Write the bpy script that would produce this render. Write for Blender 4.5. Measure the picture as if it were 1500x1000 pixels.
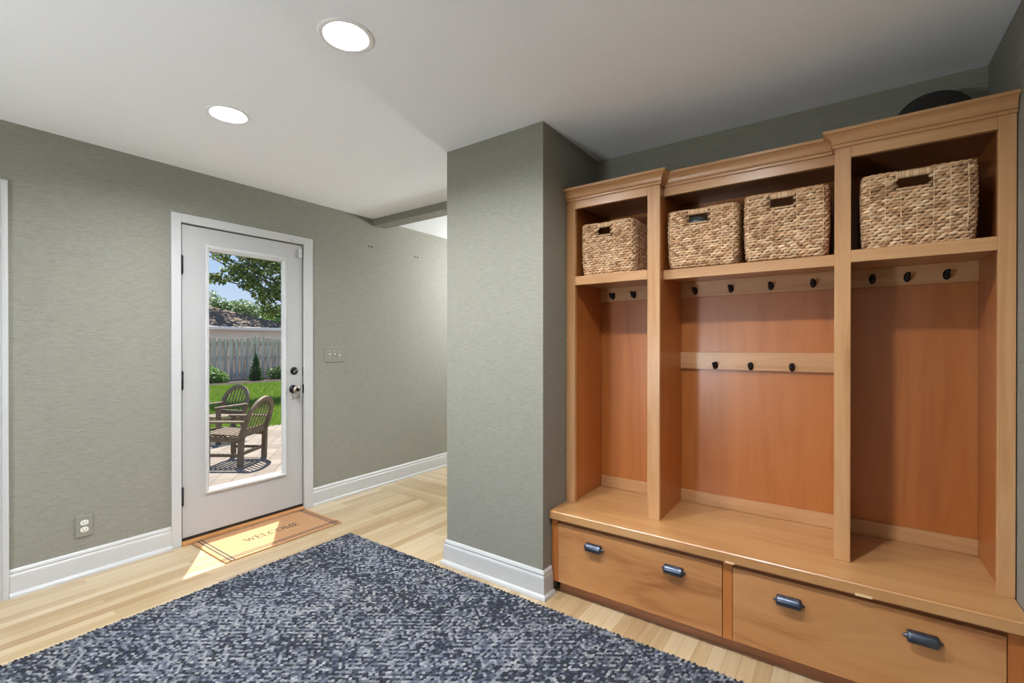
import bpy, bmesh, math, random
import numpy as np
from mathutils import Vector, Matrix
random.seed(7); rng = np.random.default_rng(11)
for o in list(bpy.data.objects): bpy.data.objects.remove(o)
S = bpy.context.scene; COL = S.collection; PI = math.pi

# ------------------------------------------------------------------ camera, sky, sun, exposure
cd = bpy.data.cameras.new('camera'); cam = bpy.data.objects.new('camera', cd); COL.objects.link(cam)
cam.location = (0, 0, 1.295); cam.rotation_euler = (math.radians(90-0.181), 0, math.radians(35.422))
cd.sensor_width = 36; cd.lens = 36*683/1500; cd.shift_y = 7.6/1500; cd.clip_start = .02; cd.clip_end = 300
S.camera = cam
S.view_settings.view_transform = 'Standard'; S.view_settings.look = 'None'
S.view_settings.exposure = 0.14; S.view_settings.gamma = 1.0; S.view_settings.use_curve_mapping = False
W = bpy.data.worlds.new('sky'); S.world = W; W.use_nodes = True
nt = W.node_tree; bg = nt.nodes['Background']
tc = nt.nodes.new('ShaderNodeTexCoord'); sp = nt.nodes.new('ShaderNodeSeparateXYZ'); cr = nt.nodes.new('ShaderNodeValToRGB')
nt.links.new(tc.outputs['Generated'], sp.inputs[0]); nt.links.new(sp.outputs['Z'], cr.inputs[0]); nt.links.new(cr.outputs[0], bg.inputs[0])
for i, (p, c) in enumerate([(0.0, (.75, .82, .92)), (.12, (.50, .66, .92)), (.35, (.24, .44, .86)), (1.0, (.14, .30, .72))]):
    e = cr.color_ramp.elements[i] if i < 2 else cr.color_ramp.elements.new(p)
    e.position = p; e.color = (*c, 1)
bg.inputs[1].default_value = 1.0
SUN_E = math.radians(65.8); sd = Vector((.836*math.cos(SUN_E), -.549*math.cos(SUN_E), -math.sin(SUN_E)))
sl = bpy.data.lights.new('sun', 'SUN'); sl.energy = 12.0; sl.angle = math.radians(.55); sl.color = (1, .965, .92)
so = bpy.data.objects.new('sun', sl); COL.objects.link(so); so.rotation_euler = sd.to_track_quat('-Z', 'Y').to_euler(); so.location = (-8, 4, 9)
LAMP = 690.0          # radiance of each recessed lamp's diffuser

FILL_GLOBE = 108.0  # radiance of the fill globe added behind the camera

# ------------------------------------------------------------------ materials
def lin(*c): return tuple(((v/255+.055)/1.055)**2.4 if v/255 > .04045 else v/255/12.92 for v in c)
def mat(name):
    m = bpy.data.materials.new(name); m.use_nodes = True
    return m, m.node_tree, m.node_tree.nodes['Principled BSDF']
def N(t, ty, **k):
    n = t.nodes.new(ty)
    for a, b in k.items(): setattr(n, a, b)
    return n
def flat(name, c, rough=.5, metal=0, coat=0, var=0, scale=30, bump=0):
    m, t, b = mat(name); b.inputs['Roughness'].default_value = rough; b.inputs['Metallic'].default_value = metal
    b.inputs['Coat Weight'].default_value = coat
    c = lin(*c)
    tx = N(t, 'ShaderNodeTexCoord'); nz = N(t, 'ShaderNodeTexNoise'); nz.inputs['Scale'].default_value = scale; nz.inputs['Detail'].default_value = 4
    t.links.new(tx.outputs['Object'], nz.inputs['Vector'])
    r = N(t, 'ShaderNodeValToRGB'); r.color_ramp.elements[0].position = .3; r.color_ramp.elements[1].position = .7
    r.color_ramp.elements[0].color = (*[v*(1-var) for v in c], 1); r.color_ramp.elements[1].color = (*[min(1, v*(1+var)) for v in c], 1)
    t.links.new(nz.outputs['Fac'], r.inputs[0]); t.links.new(r.outputs[0], b.inputs['Base Color'])
    if bump:
        bp = N(t, 'ShaderNodeBump'); bp.inputs['Strength'].default_value = bump; bp.inputs['Distance'].default_value = .01
        t.links.new(nz.outputs['Fac'], bp.inputs['Height']); t.links.new(bp.outputs[0], b.inputs['Normal'])
    return m
def wood(name, stops, axis, across=16, along=1.1, rough=.35, coat=.25, fine=.12, bump=.05, rings=True):
    """long-grained timber; grain runs along the object axis given"""
    m, t, b = mat(name); b.inputs['Roughness'].default_value = rough; b.inputs['Coat Weight'].default_value = coat; b.inputs['Coat Roughness'].default_value = .25
    tx = N(t, 'ShaderNodeTexCoord'); oi = N(t, 'ShaderNodeObjectInfo')
    ad = N(t, 'ShaderNodeVectorMath', operation='ADD'); ml = N(t, 'ShaderNodeVectorMath', operation='SCALE'); ml.inputs['Scale'].default_value = 17
    cb = N(t, 'ShaderNodeCombineXYZ')
    for k in 'XYZ': t.links.new(oi.outputs['Random'], cb.inputs[k])
    t.links.new(cb.outputs[0], ml.inputs[0]); t.links.new(tx.outputs['Object'], ad.inputs[0]); t.links.new(ml.outputs[0], ad.inputs[1])
    mp = N(t, 'ShaderNodeMapping'); sc = [across]*3; sc['xyz'.index(axis)] = along; mp.inputs['Scale'].default_value = sc
    t.links.new(ad.outputs[0], mp.inputs['Vector'])
    n1 = N(t, 'ShaderNodeTexNoise'); n1.inputs['Scale'].default_value = 1; n1.inputs['Detail'].default_value = 5; n1.inputs['Roughness'].default_value = .6; n1.inputs['Distortion'].default_value = .9
    t.links.new(mp.outputs[0], n1.inputs['Vector'])
    mp2 = N(t, 'ShaderNodeMapping'); sc = [across*14]*3; sc['xyz'.index(axis)] = along*9; mp2.inputs['Scale'].default_value = sc
    t.links.new(ad.outputs[0], mp2.inputs['Vector'])
    n2 = N(t, 'ShaderNodeTexNoise'); n2.inputs['Scale'].default_value = 1; n2.inputs['Detail'].default_value = 2
    t.links.new(mp2.outputs[0], n2.inputs['Vector'])
    mx = N(t, 'ShaderNodeMath', operation='MULTIPLY_ADD'); mx.inputs[1].default_value = fine; t.links.new(n2.outputs['Fac'], mx.inputs[0]); t.links.new(n1.outputs['Fac'], mx.inputs[2])
    r = N(t, 'ShaderNodeValToRGB')
    for i, (p, c) in enumerate(stops):
        e = r.color_ramp.elements[i] if i < 2 else r.color_ramp.elements.new(p)
        e.position = p; e.color = (*lin(*c), 1)
    t.links.new(mx.outputs[0], r.inputs[0]); t.links.new(r.outputs[0], b.inputs['Base Color'])
    bp = N(t, 'ShaderNodeBump'); bp.inputs['Strength'].default_value = bump; bp.inputs['Distance'].default_value = .003
    t.links.new(n2.outputs['Fac'], bp.inputs['Height']); t.links.new(bp.outputs[0], b.inputs['Normal'])
    return m
M = {}
CH = [(.30, (164, 113, 69)), (.52, (187, 138, 91)), (.78, (200, 154, 109))]
CHP = [(.30, (156, 87, 36)), (.52, (174, 103, 46)), (.78, (184, 114, 57))]
for a in 'xyz': M['cherry_'+a] = wood('cherry_'+a, CH, a)
M['cherry_panel'] = wood('cherry_panel', CHP, 'z', across=9, along=.8, fine=.1)
M['cherry_top'] = wood('cherry_top', [(.30, (164, 114, 65)), (.52, (186, 137, 87)), (.78, (197, 152, 101))], 'x', across=9, along=.9, coat=.4)
M['cherry_drawer'] = wood('cherry_drawer', [(.34, (146, 88, 46)), (.52, (179, 123, 73)), (.74, (192, 138, 88))], 'x', across=7, along=1.3)
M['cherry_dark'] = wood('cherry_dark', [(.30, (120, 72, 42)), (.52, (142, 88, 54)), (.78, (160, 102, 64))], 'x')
M['oak_sill'] = wood('oak_sill', [(.30, (150, 98, 52)), (.52, (186, 130, 76)), (.78, (206, 152, 96))], 'y', across=30)
M['teak'] = wood('teak', [(.30, (74, 61, 46)), (.52, (102, 86, 67)), (.78, (126, 109, 88))], 'x', across=22, along=2, coat=0, rough=.7)
M['white'] = flat('white_trim_paint', (192, 192, 191), .35, coat=.15, var=.01)
M['door_white'] = flat('white_door_paint', (176, 175, 174), .4, coat=.1, var=.01)
M['ceiling'] = flat('ceiling_paint', (244, 247, 252), .9, var=.01, scale=60)
M['plastic'] = flat('ivory_plastic', (226, 224, 212), .35, var=.01)
M['slot'] = flat('dark_slot', (40, 38, 34), .6)
M['bronze'] = flat('dark_bronze', (46, 46, 50), .32, metal=.85, var=.12, scale=60)
M['pull'] = flat('gunmetal_pull', (86, 93, 106), .34, metal=.9, var=.1, scale=40)
M['black'] = flat('black_metal', (30, 30, 32), .4, metal=.5)
M['nickel'] = flat('satin_nickel', (196, 186, 170), .22, metal=1, var=.03)
M['rim_white'] = flat('lamp_trim', (240, 240, 240), .5)
M['felt'] = flat('dark_felt', (40, 36, 34), .95, var=.15, scale=80, bump=.2)
M['pale_blue'] = flat('pale_blue_cloth', (130, 146, 148), .8, var=.06, scale=40)
M['chip'] = flat('bare_wood', (226, 190, 146), .8, var=.15, scale=300)
M['border'] = flat('mat_print', (58, 56, 56), .95, var=.25, scale=300)
def coir():
    m, t, b = mat('coir'); b.inputs['Roughness'].default_value = .95
    tx = N(t, 'ShaderNodeTexCoord'); nz = N(t, 'ShaderNodeTexNoise'); nz.inputs['Scale'].default_value = 260; nz.inputs['Detail'].default_value = 3
    t.links.new(tx.outputs['Object'], nz.inputs['Vector'])
    r = N(t, 'ShaderNodeValToRGB'); r.color_ramp.elements[0].position = .3; r.color_ramp.elements[1].position = .7
    r.color_ramp.elements[0].color = (*lin(150, 106, 68), 1); r.color_ramp.elements[1].color = (*lin(196, 150, 108), 1)
    t.links.new(nz.outputs['Fac'], r.inputs[0]); t.links.new(r.outputs[0], b.inputs['Base Color'])
    bp = N(t, 'ShaderNodeBump'); bp.inputs['Strength'].default_value = .6; bp.inputs['Distance'].default_value = .004
    t.links.new(nz.outputs['Fac'], bp.inputs['Height']); t.links.new(bp.outputs[0], b.inputs['Normal']); return m
M['coir'] = coir()
def grasscloth():
    m, t, b = mat('grasscloth_wallpaper'); b.inputs['Roughness'].default_value = .8
    tx = N(t, 'ShaderNodeTexCoord')
    def nz(s, d, det):
        mp = N(t, 'ShaderNodeMapping'); mp.inputs['Scale'].default_value = s; t.links.new(tx.outputs['Object'], mp.inputs['Vector'])
        n = N(t, 'ShaderNodeTexNoise'); n.inputs['Scale'].default_value = 1; n.inputs['Detail'].default_value = det; n.inputs['Distortion'].default_value = d
        t.links.new(mp.outputs[0], n.inputs['Vector']); return n
    a = nz((24, 24, 380), .4, 4); c = nz((120, 120, 600), 0, 2); g = nz((.8, .8, 1.2), 0, 2)
    s1 = N(t, 'ShaderNodeMath', operation='MULTIPLY_ADD'); s1.inputs[1].default_value = .6; t.links.new(c.outputs['Fac'], s1.inputs[0]); t.links.new(a.outputs['Fac'], s1.inputs[2])
    s2 = N(t, 'ShaderNodeMath', operation='MULTIPLY_ADD'); s2.inputs[1].default_value = .15; t.links.new(g.outputs['Fac'], s2.inputs[0]); t.links.new(s1.outputs[0], s2.inputs[2])
    r = N(t, 'ShaderNodeValToRGB')
    for i, (p, q) in enumerate([(.6, (124, 122, 111)), (.86, (135, 133, 122)), (1.0, (143, 141, 130))]):
        e = r.color_ramp.elements[i] if i < 2 else r.color_ramp.elements.new(min(p, 1)); e.position = min(p, 1); e.color = (*lin(*q), 1)
    t.links.new(s2.outputs[0], r.inputs[0]); t.links.new(r.outputs[0], b.inputs['Base Color'])
    bp = N(t, 'ShaderNodeBump'); bp.inputs['Strength'].default_value = .25; bp.inputs['Distance'].default_value = .004
    t.links.new(s1.outputs[0], bp.inputs['Height']); t.links.new(bp.outputs[0], b.inputs['Normal']); return m
M['wall'] = grasscloth()
def strip_floor(name, along):
    m, t, b = mat(name); b.inputs['Roughness'].default_value = .30; b.inputs['Coat Weight'].default_value = .8; b.inputs['Coat Roughness'].default_value = .16
    tx = N(t, 'ShaderNodeTexCoord'); sx = N(t, 'ShaderNodeSeparateXYZ'); t.links.new(tx.outputs['Object'], sx.inputs[0])
    cb = N(t, 'ShaderNodeCombineXYZ')
    t.links.new(sx.outputs['Y' if along == 'y' else 'X'], cb.inputs['X']); t.links.new(sx.outputs['X' if along == 'y' else 'Y'], cb.inputs['Y'])
    br = N(t, 'ShaderNodeTexBrick'); br.offset = .37; br.offset_frequency = 3; br.squash = 1; br.inputs['Scale'].default_value = 1
    br.inputs['Brick Width'].default_value = 1.15; br.inputs['Row Height'].default_value = .057; br.inputs['Mortar Size'].default_value = .0006; br.inputs['Mortar Smooth'].default_value = .2
    br.inputs['Color1'].default_value = (0, 0, 0, 1); br.inputs['Color2'].default_value = (1, 1, 1, 1); br.inputs['Mortar'].default_value = (.5, .5, .5, 1)
    t.links.new(cb.outputs[0], br.inputs['Vector'])
    bw = N(t, 'ShaderNodeRGBToBW'); t.links.new(br.outputs['Color'], bw.inputs[0])
    mp = N(t, 'ShaderNodeMapping'); mp.inputs['Scale'].default_value = (1.6, 45, 1); t.links.new(cb.outputs[0], mp.inputs['Vector'])
    cz = N(t, 'ShaderNodeCombineXYZ'); mz = N(t, 'ShaderNodeMath', operation='MULTIPLY'); mz.inputs[1].default_value = 31; t.links.new(bw.outputs[0], mz.inputs[0]); t.links.new(mz.outputs[0], cz.inputs['Z'])
    va = N(t, 'ShaderNodeVectorMath', operation='ADD'); t.links.new(mp.outputs[0], va.inputs[0]); t.links.new(cz.outputs[0], va.inputs[1])
    nz = N(t, 'ShaderNodeTexNoise'); nz.inputs['Scale'].default_value = 1; nz.inputs['Detail'].default_value = 4; nz.inputs['Distortion'].default_value = .5; t.links.new(va.outputs[0], nz.inputs['Vector'])
    mi = N(t, 'ShaderNodeMath', operation='MULTIPLY_ADD'); mi.inputs[1].default_value = .55; t.links.new(bw.outputs[0], mi.inputs[0])
    ms = N(t, 'ShaderNodeMath', operation='MULTIPLY'); ms.inputs[1].default_value = .6; t.links.new(nz.outputs['Fac'], ms.inputs[0]); t.links.new(ms.outputs[0], mi.inputs[2])
    r = N(t, 'ShaderNodeValToRGB')
    for i, (p, q) in enumerate([(.12, (158, 124, 86)), (.42, (179, 153, 114)), (.62, (189, 165, 128)), (.9, (200, 180, 147))]):
        e = r.color_ramp.elements[i] if i < 2 else r.color_ramp.elements.new(p); e.position = p; e.color = (*lin(*q), 1)
    t.links.new(mi.outputs[0], r.inputs[0])
    mc = N(t, 'ShaderNodeMix', data_type='RGBA'); t.links.new(br.outputs['Fac'], mc.inputs['Factor']); t.links.new(r.outputs[0], mc.inputs['A']); mc.inputs['B'].default_value = (*lin(120, 84, 48), 1)
    t.links.new(mc.outputs['Result'], b.inputs['Base Color']); return m
M['floor_y'] = strip_floor('maple_strip_floor', 'y'); M['floor_x'] = strip_floor('maple_strip_floor_turned', 'x')
def glass():
    m = bpy.data.materials.new('window_glass'); m.use_nodes = True; t = m.node_tree; t.nodes.clear()
    o = N(t, 'ShaderNodeOutputMaterial'); mx = N(t, 'ShaderNodeMixShader'); tr = N(t, 'ShaderNodeBsdfTransparent'); gl = N(t, 'ShaderNodeBsdfGlossy'); fr = N(t, 'ShaderNodeMath', operation='MULTIPLY_ADD'); lw = N(t, 'ShaderNodeLayerWeight'); pw = N(t, 'ShaderNodeMath', operation='POWER')
    lw.inputs['Blend'].default_value = .5; pw.inputs[1].default_value = 5; t.links.new(lw.outputs['Facing'], pw.inputs[0]); t.links.new(pw.outputs[0], fr.inputs[0]); fr.inputs[1].default_value = .5; fr.inputs[2].default_value = .035; gl.inputs['Roughness'].default_value = 0.0; tr.inputs[0].default_value = (.97, .98, .97, 1)
    t.links.new(fr.outputs[0], mx.inputs[0]); t.links.new(tr.outputs[0], mx.inputs[1]); t.links.new(gl.outputs[0], mx.inputs[2]); t.links.new(mx.outputs[0], o.inputs[0]); return m
M['glass'] = glass()
def emit(name, c, s):
    m, t, b = mat(name); b.inputs['Base Color'].default_value = (.8, .8, .8, 1); b.inputs['Emission Color'].default_value = (*c, 1); b.inputs['Emission Strength'].default_value = s; return m
M['lamp'] = emit('lamp_diffuser', (.93, .965, 1), LAMP)
M['globe'] = emit('room_fill_globe', (.90, .95, 1), FILL_GLOBE)
M['hall_fill'] = emit('hall_fill_globe', (.92, .955, .97), 105.0)  # glow of the fill globe added in the hall, out of view
def attr_mat(name, rough=.9, attr='tint', sub=0, trans=0):
    m, t, b = mat(name); b.inputs['Roughness'].default_value = rough
    a = N(t, 'ShaderNodeAttribute'); a.attribute_name = attr; t.links.new(a.outputs['Color'], b.inputs['Base Color'])
    if trans:
        o = t.nodes['Material Output']; tl = N(t, 'ShaderNodeBsdfTranslucent'); mx = N(t, 'ShaderNodeMixShader'); mx.inputs[0].default_value = trans
        t.links.new(a.outputs['Color'], tl.inputs[0]); t.links.new(b.outputs[0], mx.inputs[1]); t.links.new(tl.outputs[0], mx.inputs[2]); t.links.new(mx.outputs[0], o.inputs[0])
    return m
M['yarn'] = attr_mat('wool_yarn', .95); M['seagrass'] = attr_mat('seagrass', .8); M['leaf'] = attr_mat('leaves', .5, trans=.35)
M['rug_base'] = flat('rug_backing', (52, 56, 66), .95); M['basket_in'] = flat('basket_core', (104, 82, 58), .9, var=.2, scale=90)
M['siding'] = flat('pale_siding', (244, 238, 228), .6, var=.02); M['fence'] = wood('grey_cedar', [(.32, (146, 128, 116)), (.52, (206, 186, 172)), (.74, (242, 226, 214))], 'z', across=14, along=.8, rough=.9, coat=0)
M['shingle'] = flat('brown_shingle', (96, 78, 62), .95, var=.35, scale=9); M['bark'] = flat('bark', (96, 82, 66), .95, var=.3, scale=14)
M['mulch'] = flat('dark_mulch', (58, 46, 38), 1, var=.4, scale=22, bump=.4); M['lawn'] = flat('lawn_soil', (78, 98, 32), 1, var=.25, scale=3)
M['render'] = flat('house_render', (200, 198, 190), .8)
def pavers():
    m, t, b = mat('concrete_pavers'); b.inputs['Roughness'].default_value = .85
    tx = N(t, 'ShaderNodeTexCoord'); mp = N(t, 'ShaderNodeMapping'); mp.inputs['Rotation'].default_value = (0, 0, math.radians(38)); t.links.new(tx.outputs['Object'], mp.inputs[0])
    br = N(t, 'ShaderNodeTexBrick'); br.inputs['Scale'].default_value = 1; br.inputs['Brick Width'].default_value = .3; br.inputs['Row Height'].default_value = .2; br.inputs['Mortar Size'].default_value = .006
    br.inputs['Color1'].default_value = (*lin(134, 121, 107), 1); br.inputs['Color2'].default_value = (*lin(113, 100, 88), 1); br.inputs['Mortar'].default_value = (*lin(84, 78, 70), 1)
    t.links.new(mp.outputs[0], br.inputs['Vector']); t.links.new(br.outputs['Color'], b.inputs['Base Color']); return m
M['pavers'] = pavers()

# ------------------------------------------------------------------ mesh helpers
class MB:
    def __init__(s): s.v = []; s.f = []; s.mi = []; s.sm = []
    def quadset(s, vs, fs, mi=0, smooth=False):
        k = len(s.v); s.v += [tuple(v) for v in vs]
        for f in fs: s.f.append(tuple(k+i for i in f)); s.mi.append(mi); s.sm.append(smooth)
    def box(s, x0, x1, y0, y1, z0, z1, c=0, mi=0):
        x0, x1 = sorted((x0, x1)); y0, y1 = sorted((y0, y1)); z0, z1 = sorted((z0, z1))
        c = min(c, (x1-x0)*.45, (y1-y0)*.45, (z1-z0)*.45)
        bm = bmesh.new(); bmesh.ops.create_cube(bm, size=1)
        for v in bm.verts: v.co = Vector(((x0+x1)/2+v.co.x*(x1-x0), (y0+y1)/2+v.co.y*(y1-y0), (z0+z1)/2+v.co.z*(z1-z0)))
        if c > 0: bmesh.ops.bevel(bm, geom=bm.edges[:], offset=c, segments=1, affect='EDGES', profile=.5)
        s.frombm(bm, mi)
    def frombm(s, bm, mi=0, smooth=False, mtx=None):
        bm.verts.ensure_lookup_table(); bm.verts.index_update()
        s.quadset([(mtx @ v.co if mtx else v.co) for v in bm.verts], [[v.index for v in f.verts] for f in bm.faces], mi, smooth); bm.free()
    def beam(s, p0, p1, w, t, up=(0, 0, 1), c=.003, mi=0):
        p0 = Vector(p0); p1 = Vector(p1); d = p1-p0; L = d.length; d.normalize(); u = Vector(up); u = (u-d*u.dot(d)).normalized(); r = d.cross(u)
        bm = bmesh.new(); bmesh.ops.create_cube(bm, size=1)
        for v in bm.verts: v.co = Vector((v.co.x*w, v.co.y*L, v.co.z*t))
        if c: bmesh.ops.bevel(bm, geom=bm.edges[:], offset=min(c, w*.4, t*.4), segments=1, affect='EDGES')
        mt = Matrix((r, d, u)).transposed().to_4x4(); mt.translation = (p0+p1)/2
        s.frombm(bm, mi, False, mt)
    def sweep(s, path, sec, closed=False, frames=None, cap=True, smooth=False, mi=0):
        """sec: list of (a,b); frames: list of (A,B) vectors per path point"""
        n = len(sec); k = len(path); vs = []
        for i, p in enumerate(path):
            A, B = frames[i]
            for a, b in sec: vs.append(Vector(p)+Vector(A)*a+Vector(B)*b)
        fs = []
        for i in range(k if closed else k-1):
            j = (i+1) % k
            for q in range(n): fs.append((i*n+q, i*n+(q+1) % n, j*n+(q+1) % n, j*n+q))
        if cap and not closed: fs.append(tuple(range(n))[::-1]); fs.append(tuple((k-1)*n+q for q in range(n)))
        s.quadset(vs, fs, mi, smooth)
    def tube(s, path, r, n=8, closed=False, smooth=True, mi=0):
        path = [Vector(p) for p in path]; k = len(path); fr = []; A = None
        for i in range(k):
            a = path[(i-1) % k] if (i or closed) else path[0]; b = path[(i+1) % k] if (i < k-1 or closed) else path[-1]
            d = (b-a).normalized()
            if A is None: A = d.orthogonal().normalized()
            A = (A-d*A.dot(d)).normalized(); fr.append((A, d.cross(A)))
        rr = r if isinstance(r, (list, tuple)) else [r]*k
        fr = [(f[0]*q, f[1]*q) for f, q in zip(fr, rr)]
        s.sweep(path, [(math.cos(2*PI*q/n), math.sin(2*PI*q/n)) for q in range(n)], closed, fr, True, smooth, mi)
    def lathe(s, prof, o, ax, n=32, smooth=True, mi=0):
        """prof: list of (radius, height along ax)"""
        ax = Vector(ax).normalized(); A = ax.orthogonal().normalized(); B = ax.cross(A); o = Vector(o); vs = []; fs = []; k = len(prof)
        for r, h in prof:
            for q in range(n): vs.append(o+ax*h+(A*math.cos(2*PI*q/n)+B*math.sin(2*PI*q/n))*max(r, 1e-5))
        for i in range(k-1):
            for q in range(n): fs.append((i*n+q, i*n+(q+1) % n, (i+1)*n+(q+1) % n, (i+1)*n+q))
        s.quadset(vs, fs, mi, smooth)
    def prism(s, pts, d0, d1, fn, mi=0):
        """pts 2D polygon; fn(u,v,d) -> 3D"""
        n = len(pts); vs = [fn(u, v, d0) for u, v in pts]+[fn(u, v, d1) for u, v in pts]
        fs = [tuple(range(n))[::-1], tuple(range(n, 2*n))]+[(i, (i+1) % n, n+(i+1) % n, n+i) for i in range(n)]
        s.quadset(vs, fs, mi)
    def build(s, name, mats, parent=None, origin=None, fix=True):
        me = bpy.data.meshes.new(name)
        og = Vector(parent.location if parent is not None and origin is None else (origin or (0, 0, 0)))
        p = parent
        if parent is not None and origin is None:
            og = Vector((0, 0, 0))
            while p is not None: og = og+p.location; p = p.parent
        me.from_pydata([tuple(Vector(v)-og) for v in s.v], [], s.f)
        for m in (mats if isinstance(mats, (list, tuple)) else [mats]): me.materials.append(m)
        me.polygons.foreach_set('material_index', s.mi); me.polygons.foreach_set('use_smooth', s.sm)
        if fix:
            bm = bmesh.new(); bm.from_mesh(me); bmesh.ops.recalc_face_normals(bm, faces=bm.faces[:]); bm.to_mesh(me); bm.free()
        o = bpy.data.objects.new(name, me); COL.objects.link(o)
        if parent is not None: o.parent = parent
        elif origin is not None: o.location = origin
        return o
def tag(o, label, cat, group=None, kind=None):
    o['label'] = label; o['category'] = cat
    if group: o['group'] = group
    if kind: o['kind'] = kind
    return o
def thing(name, label, cat, loc=(0, 0, 0), group=None, kind=None):
    o = bpy.data.objects.new(name, None); COL.objects.link(o); o.location = loc; o.empty_display_size = .05
    return tag(o, label, cat, group, kind)
def copy_tree(o, parent=None):
    c = o.copy(); COL.objects.link(c)
    if parent is not None: c.parent = parent
    for ch in list(o.children): copy_tree(ch, c)
    return c
def npmesh(name, verts, faces, mat_, parent=None, tint=None, smooth=False, per='POINT'):
    """verts (n,3) array, faces (m,k) array of equal sized faces; tint (n,3) linear colours"""
    me = bpy.data.meshes.new(name); n = len(verts); m, k = faces.shape
    if parent is not None:
        og = np.zeros(3); p = parent
        while p is not None: og += np.array(p.location); p = p.parent
        verts = verts-og
    me.vertices.add(n); me.vertices.foreach_set('co', np.asarray(verts, np.float32).ravel())
    me.loops.add(m*k); me.loops.foreach_set('vertex_index', np.asarray(faces, np.int32).ravel())
    me.polygons.add(m); me.polygons.foreach_set('loop_start', np.arange(0, m*k, k, dtype=np.int32)); me.polygons.foreach_set('loop_total', np.full(m, k, np.int32))
    if smooth: me.polygons.foreach_set('use_smooth', np.ones(m, bool))
    me.update(calc_edges=True)
    if tint is not None:
        a = me.color_attributes.new('tint', 'FLOAT_COLOR', 'POINT'); a.data.foreach_set('color', np.concatenate([tint, np.ones((n, 1))], 1).astype(np.float32).ravel())
    me.materials.append(mat_); o = bpy.data.objects.new(name, me); COL.objects.link(o)
    if parent is not None: o.parent = parent
    return o

# ------------------------------------------------------------------ room shell
XA, XR, YP, YN, XP0, XP1, H = -3.488, .48, 2.035, 2.684, -1.921, -1.253, 2.44
YB0, YE = -2.4, 5.6                   # wall behind the camera, end wall of the hall
XO = XA-.15                            # outer face of the door wall
D0, D1, DT = 1.212, 2.048, 2.084       # door opening
E0, E1 = -.40, .372                    # second doorway in the same wall
def st(o, label, cat): return tag(o, label, cat, None, 'structure')
m = MB()
m.quadset([(XO, YB0-.1, 0), (XR+.1, YB0-.1, 0), (XR+.1, 2.735, 0), (XO, 2.735, 0)], [(0, 1, 2, 3)], 0)
m.quadset([(XO, 2.735, 0), (XR+.1, 2.735, 0), (XR+.1, YE+.1, 0), (XO, YE+.1, 0)], [(0, 1, 2, 3)], 1)
m.box(XO, XR+.1, YB0-.1, YE+.1, -.2, -.001)
st(m.build('floor', [M['floor_y'], M['floor_x']], fix=False), 'pale maple strip floor running through the mudroom', 'floor')
m = MB(); m.box(XO, XR+.1, YB0-.1, YE+.1, H+.13, H+.3)
# ceiling sheet with round holes for the recessed lamps
LX = [(-2.493, 1.074), (-1.505, 1.055), (-.487, 1.06)]
def ceiling_sheet():
    bm = bmesh.new(); RH = .078
    xs = sorted({XO, XR+.1}); edges = []
    def loop(pts):
        vs = [bm.verts.new((x, y, H)) for x, y in pts]
        return [bm.edges.new((vs[i], vs[(i+1) % len(vs)])) for i in range(len(vs))]
    edges += loop([(XO, YB0-.1), (XR+.1, YB0-.1), (XR+.1, YE+.1), (XO, YE+.1)])
    for x, y in LX: edges += loop([(x+RH*math.cos(a*PI/16), y+RH*math.sin(a*PI/16)) for a in range(32)])
    bmesh.ops.triangle_fill(bm, use_beauty=True, use_dissolve=False, edges=edges)
    for f in list(bm.faces):
        c = f.calc_center_median()
        if any((c.x-x)**2+(c.y-y)**2 < (RH*.98)**2 for x, y in LX): bmesh.ops.delete(bm, geom=[f], context='FACES')
    return bm
m.frombm(ceiling_sheet()); st(m.build('ceiling', M['ceiling'], fix=False), 'smooth white ceiling with recessed lamps', 'ceiling')

def wall_yz(m, x0, x1, y0, y1, z0, z1, holes):
    """wall slab along Y with rectangular holes (y0,y1,z0,z1)"""
    ys = sorted({y0, y1, *[h[0] for h in holes], *[h[1] for h in holes]})
    for a, b in zip(ys, ys[1:]):
        hs = [h for h in holes if h[0] <= a+1e-6 and h[1] >= b-1e-6]
        if not hs: m.box(x0, x1, a, b, z0, z1)
        else:
            h = hs[0]
            if h[2] > z0+1e-6: m.box(x0, x1, a, b, z0, h[2])
            if h[3] < z1-1e-6: m.box(x0, x1, a, b, h[3], z1)
m = MB(); wall_yz(m, XO, XA, YB0-.1, YE+.1, 0, H+.1, [(D0, D1, 0, DT), (E0, E1, 0, 2.08)])
wl = st(m.build('wall_left', M['wall']), 'grey grasscloth papered wall holding the glazed back door', 'wall')
for (y, z) in ((2.682, 2.188), (2.712, 2.186), (3.232, 2.175), (3.268, 2.175)):
    m = MB(); m.lathe([(0, .0016), (.0075, .0016), (.0085, 0), (.0085, -.004)], (XA, y, z), (1, 0, 0), 12); m.build('screw_hole', M['slot'], wl)
m = MB(); m.box(XP0, XP1, YP, YN+.1, 0, H+.1); st(m.build('wall_pillar', M['wall']), 'grey grasscloth papered wall end beside the wooden lockers', 'wall')
m = MB(); m.box(XP1, XR+.1, YN, YN+.1, 0, H+.1); st(m.build('wall_niche', M['wall']), 'grey grasscloth papered wall behind the wooden lockers', 'wall')
m = MB(); m.box(XP0, XP0+.1, YN+.1, YE, 0, H+.1); st(m.build('wall_hall', M['wall']), 'papered wall of the hall behind the pillar', 'wall')
m = MB(); m.box(XO, XP0+.1, YE, YE+.1, 0, H+.1); st(m.build('wall_far', M['wall']), 'papered end wall of the hall', 'wall')
m = MB(); m.box(XR, XR+.1, YB0-.1, YN+.1, 0, H+.1); st(m.build('wall_right', M['wall']), 'grey grasscloth papered wall at the right of the lockers', 'wall')
WIN = [(-3.0, -1.75, .45, 2.15), (-1.35, -.1, .45, 2.15)]
m = MB(); xs = sorted({XA, XR, *[w[0] for w in WIN], *[w[1] for w in WIN]})
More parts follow.
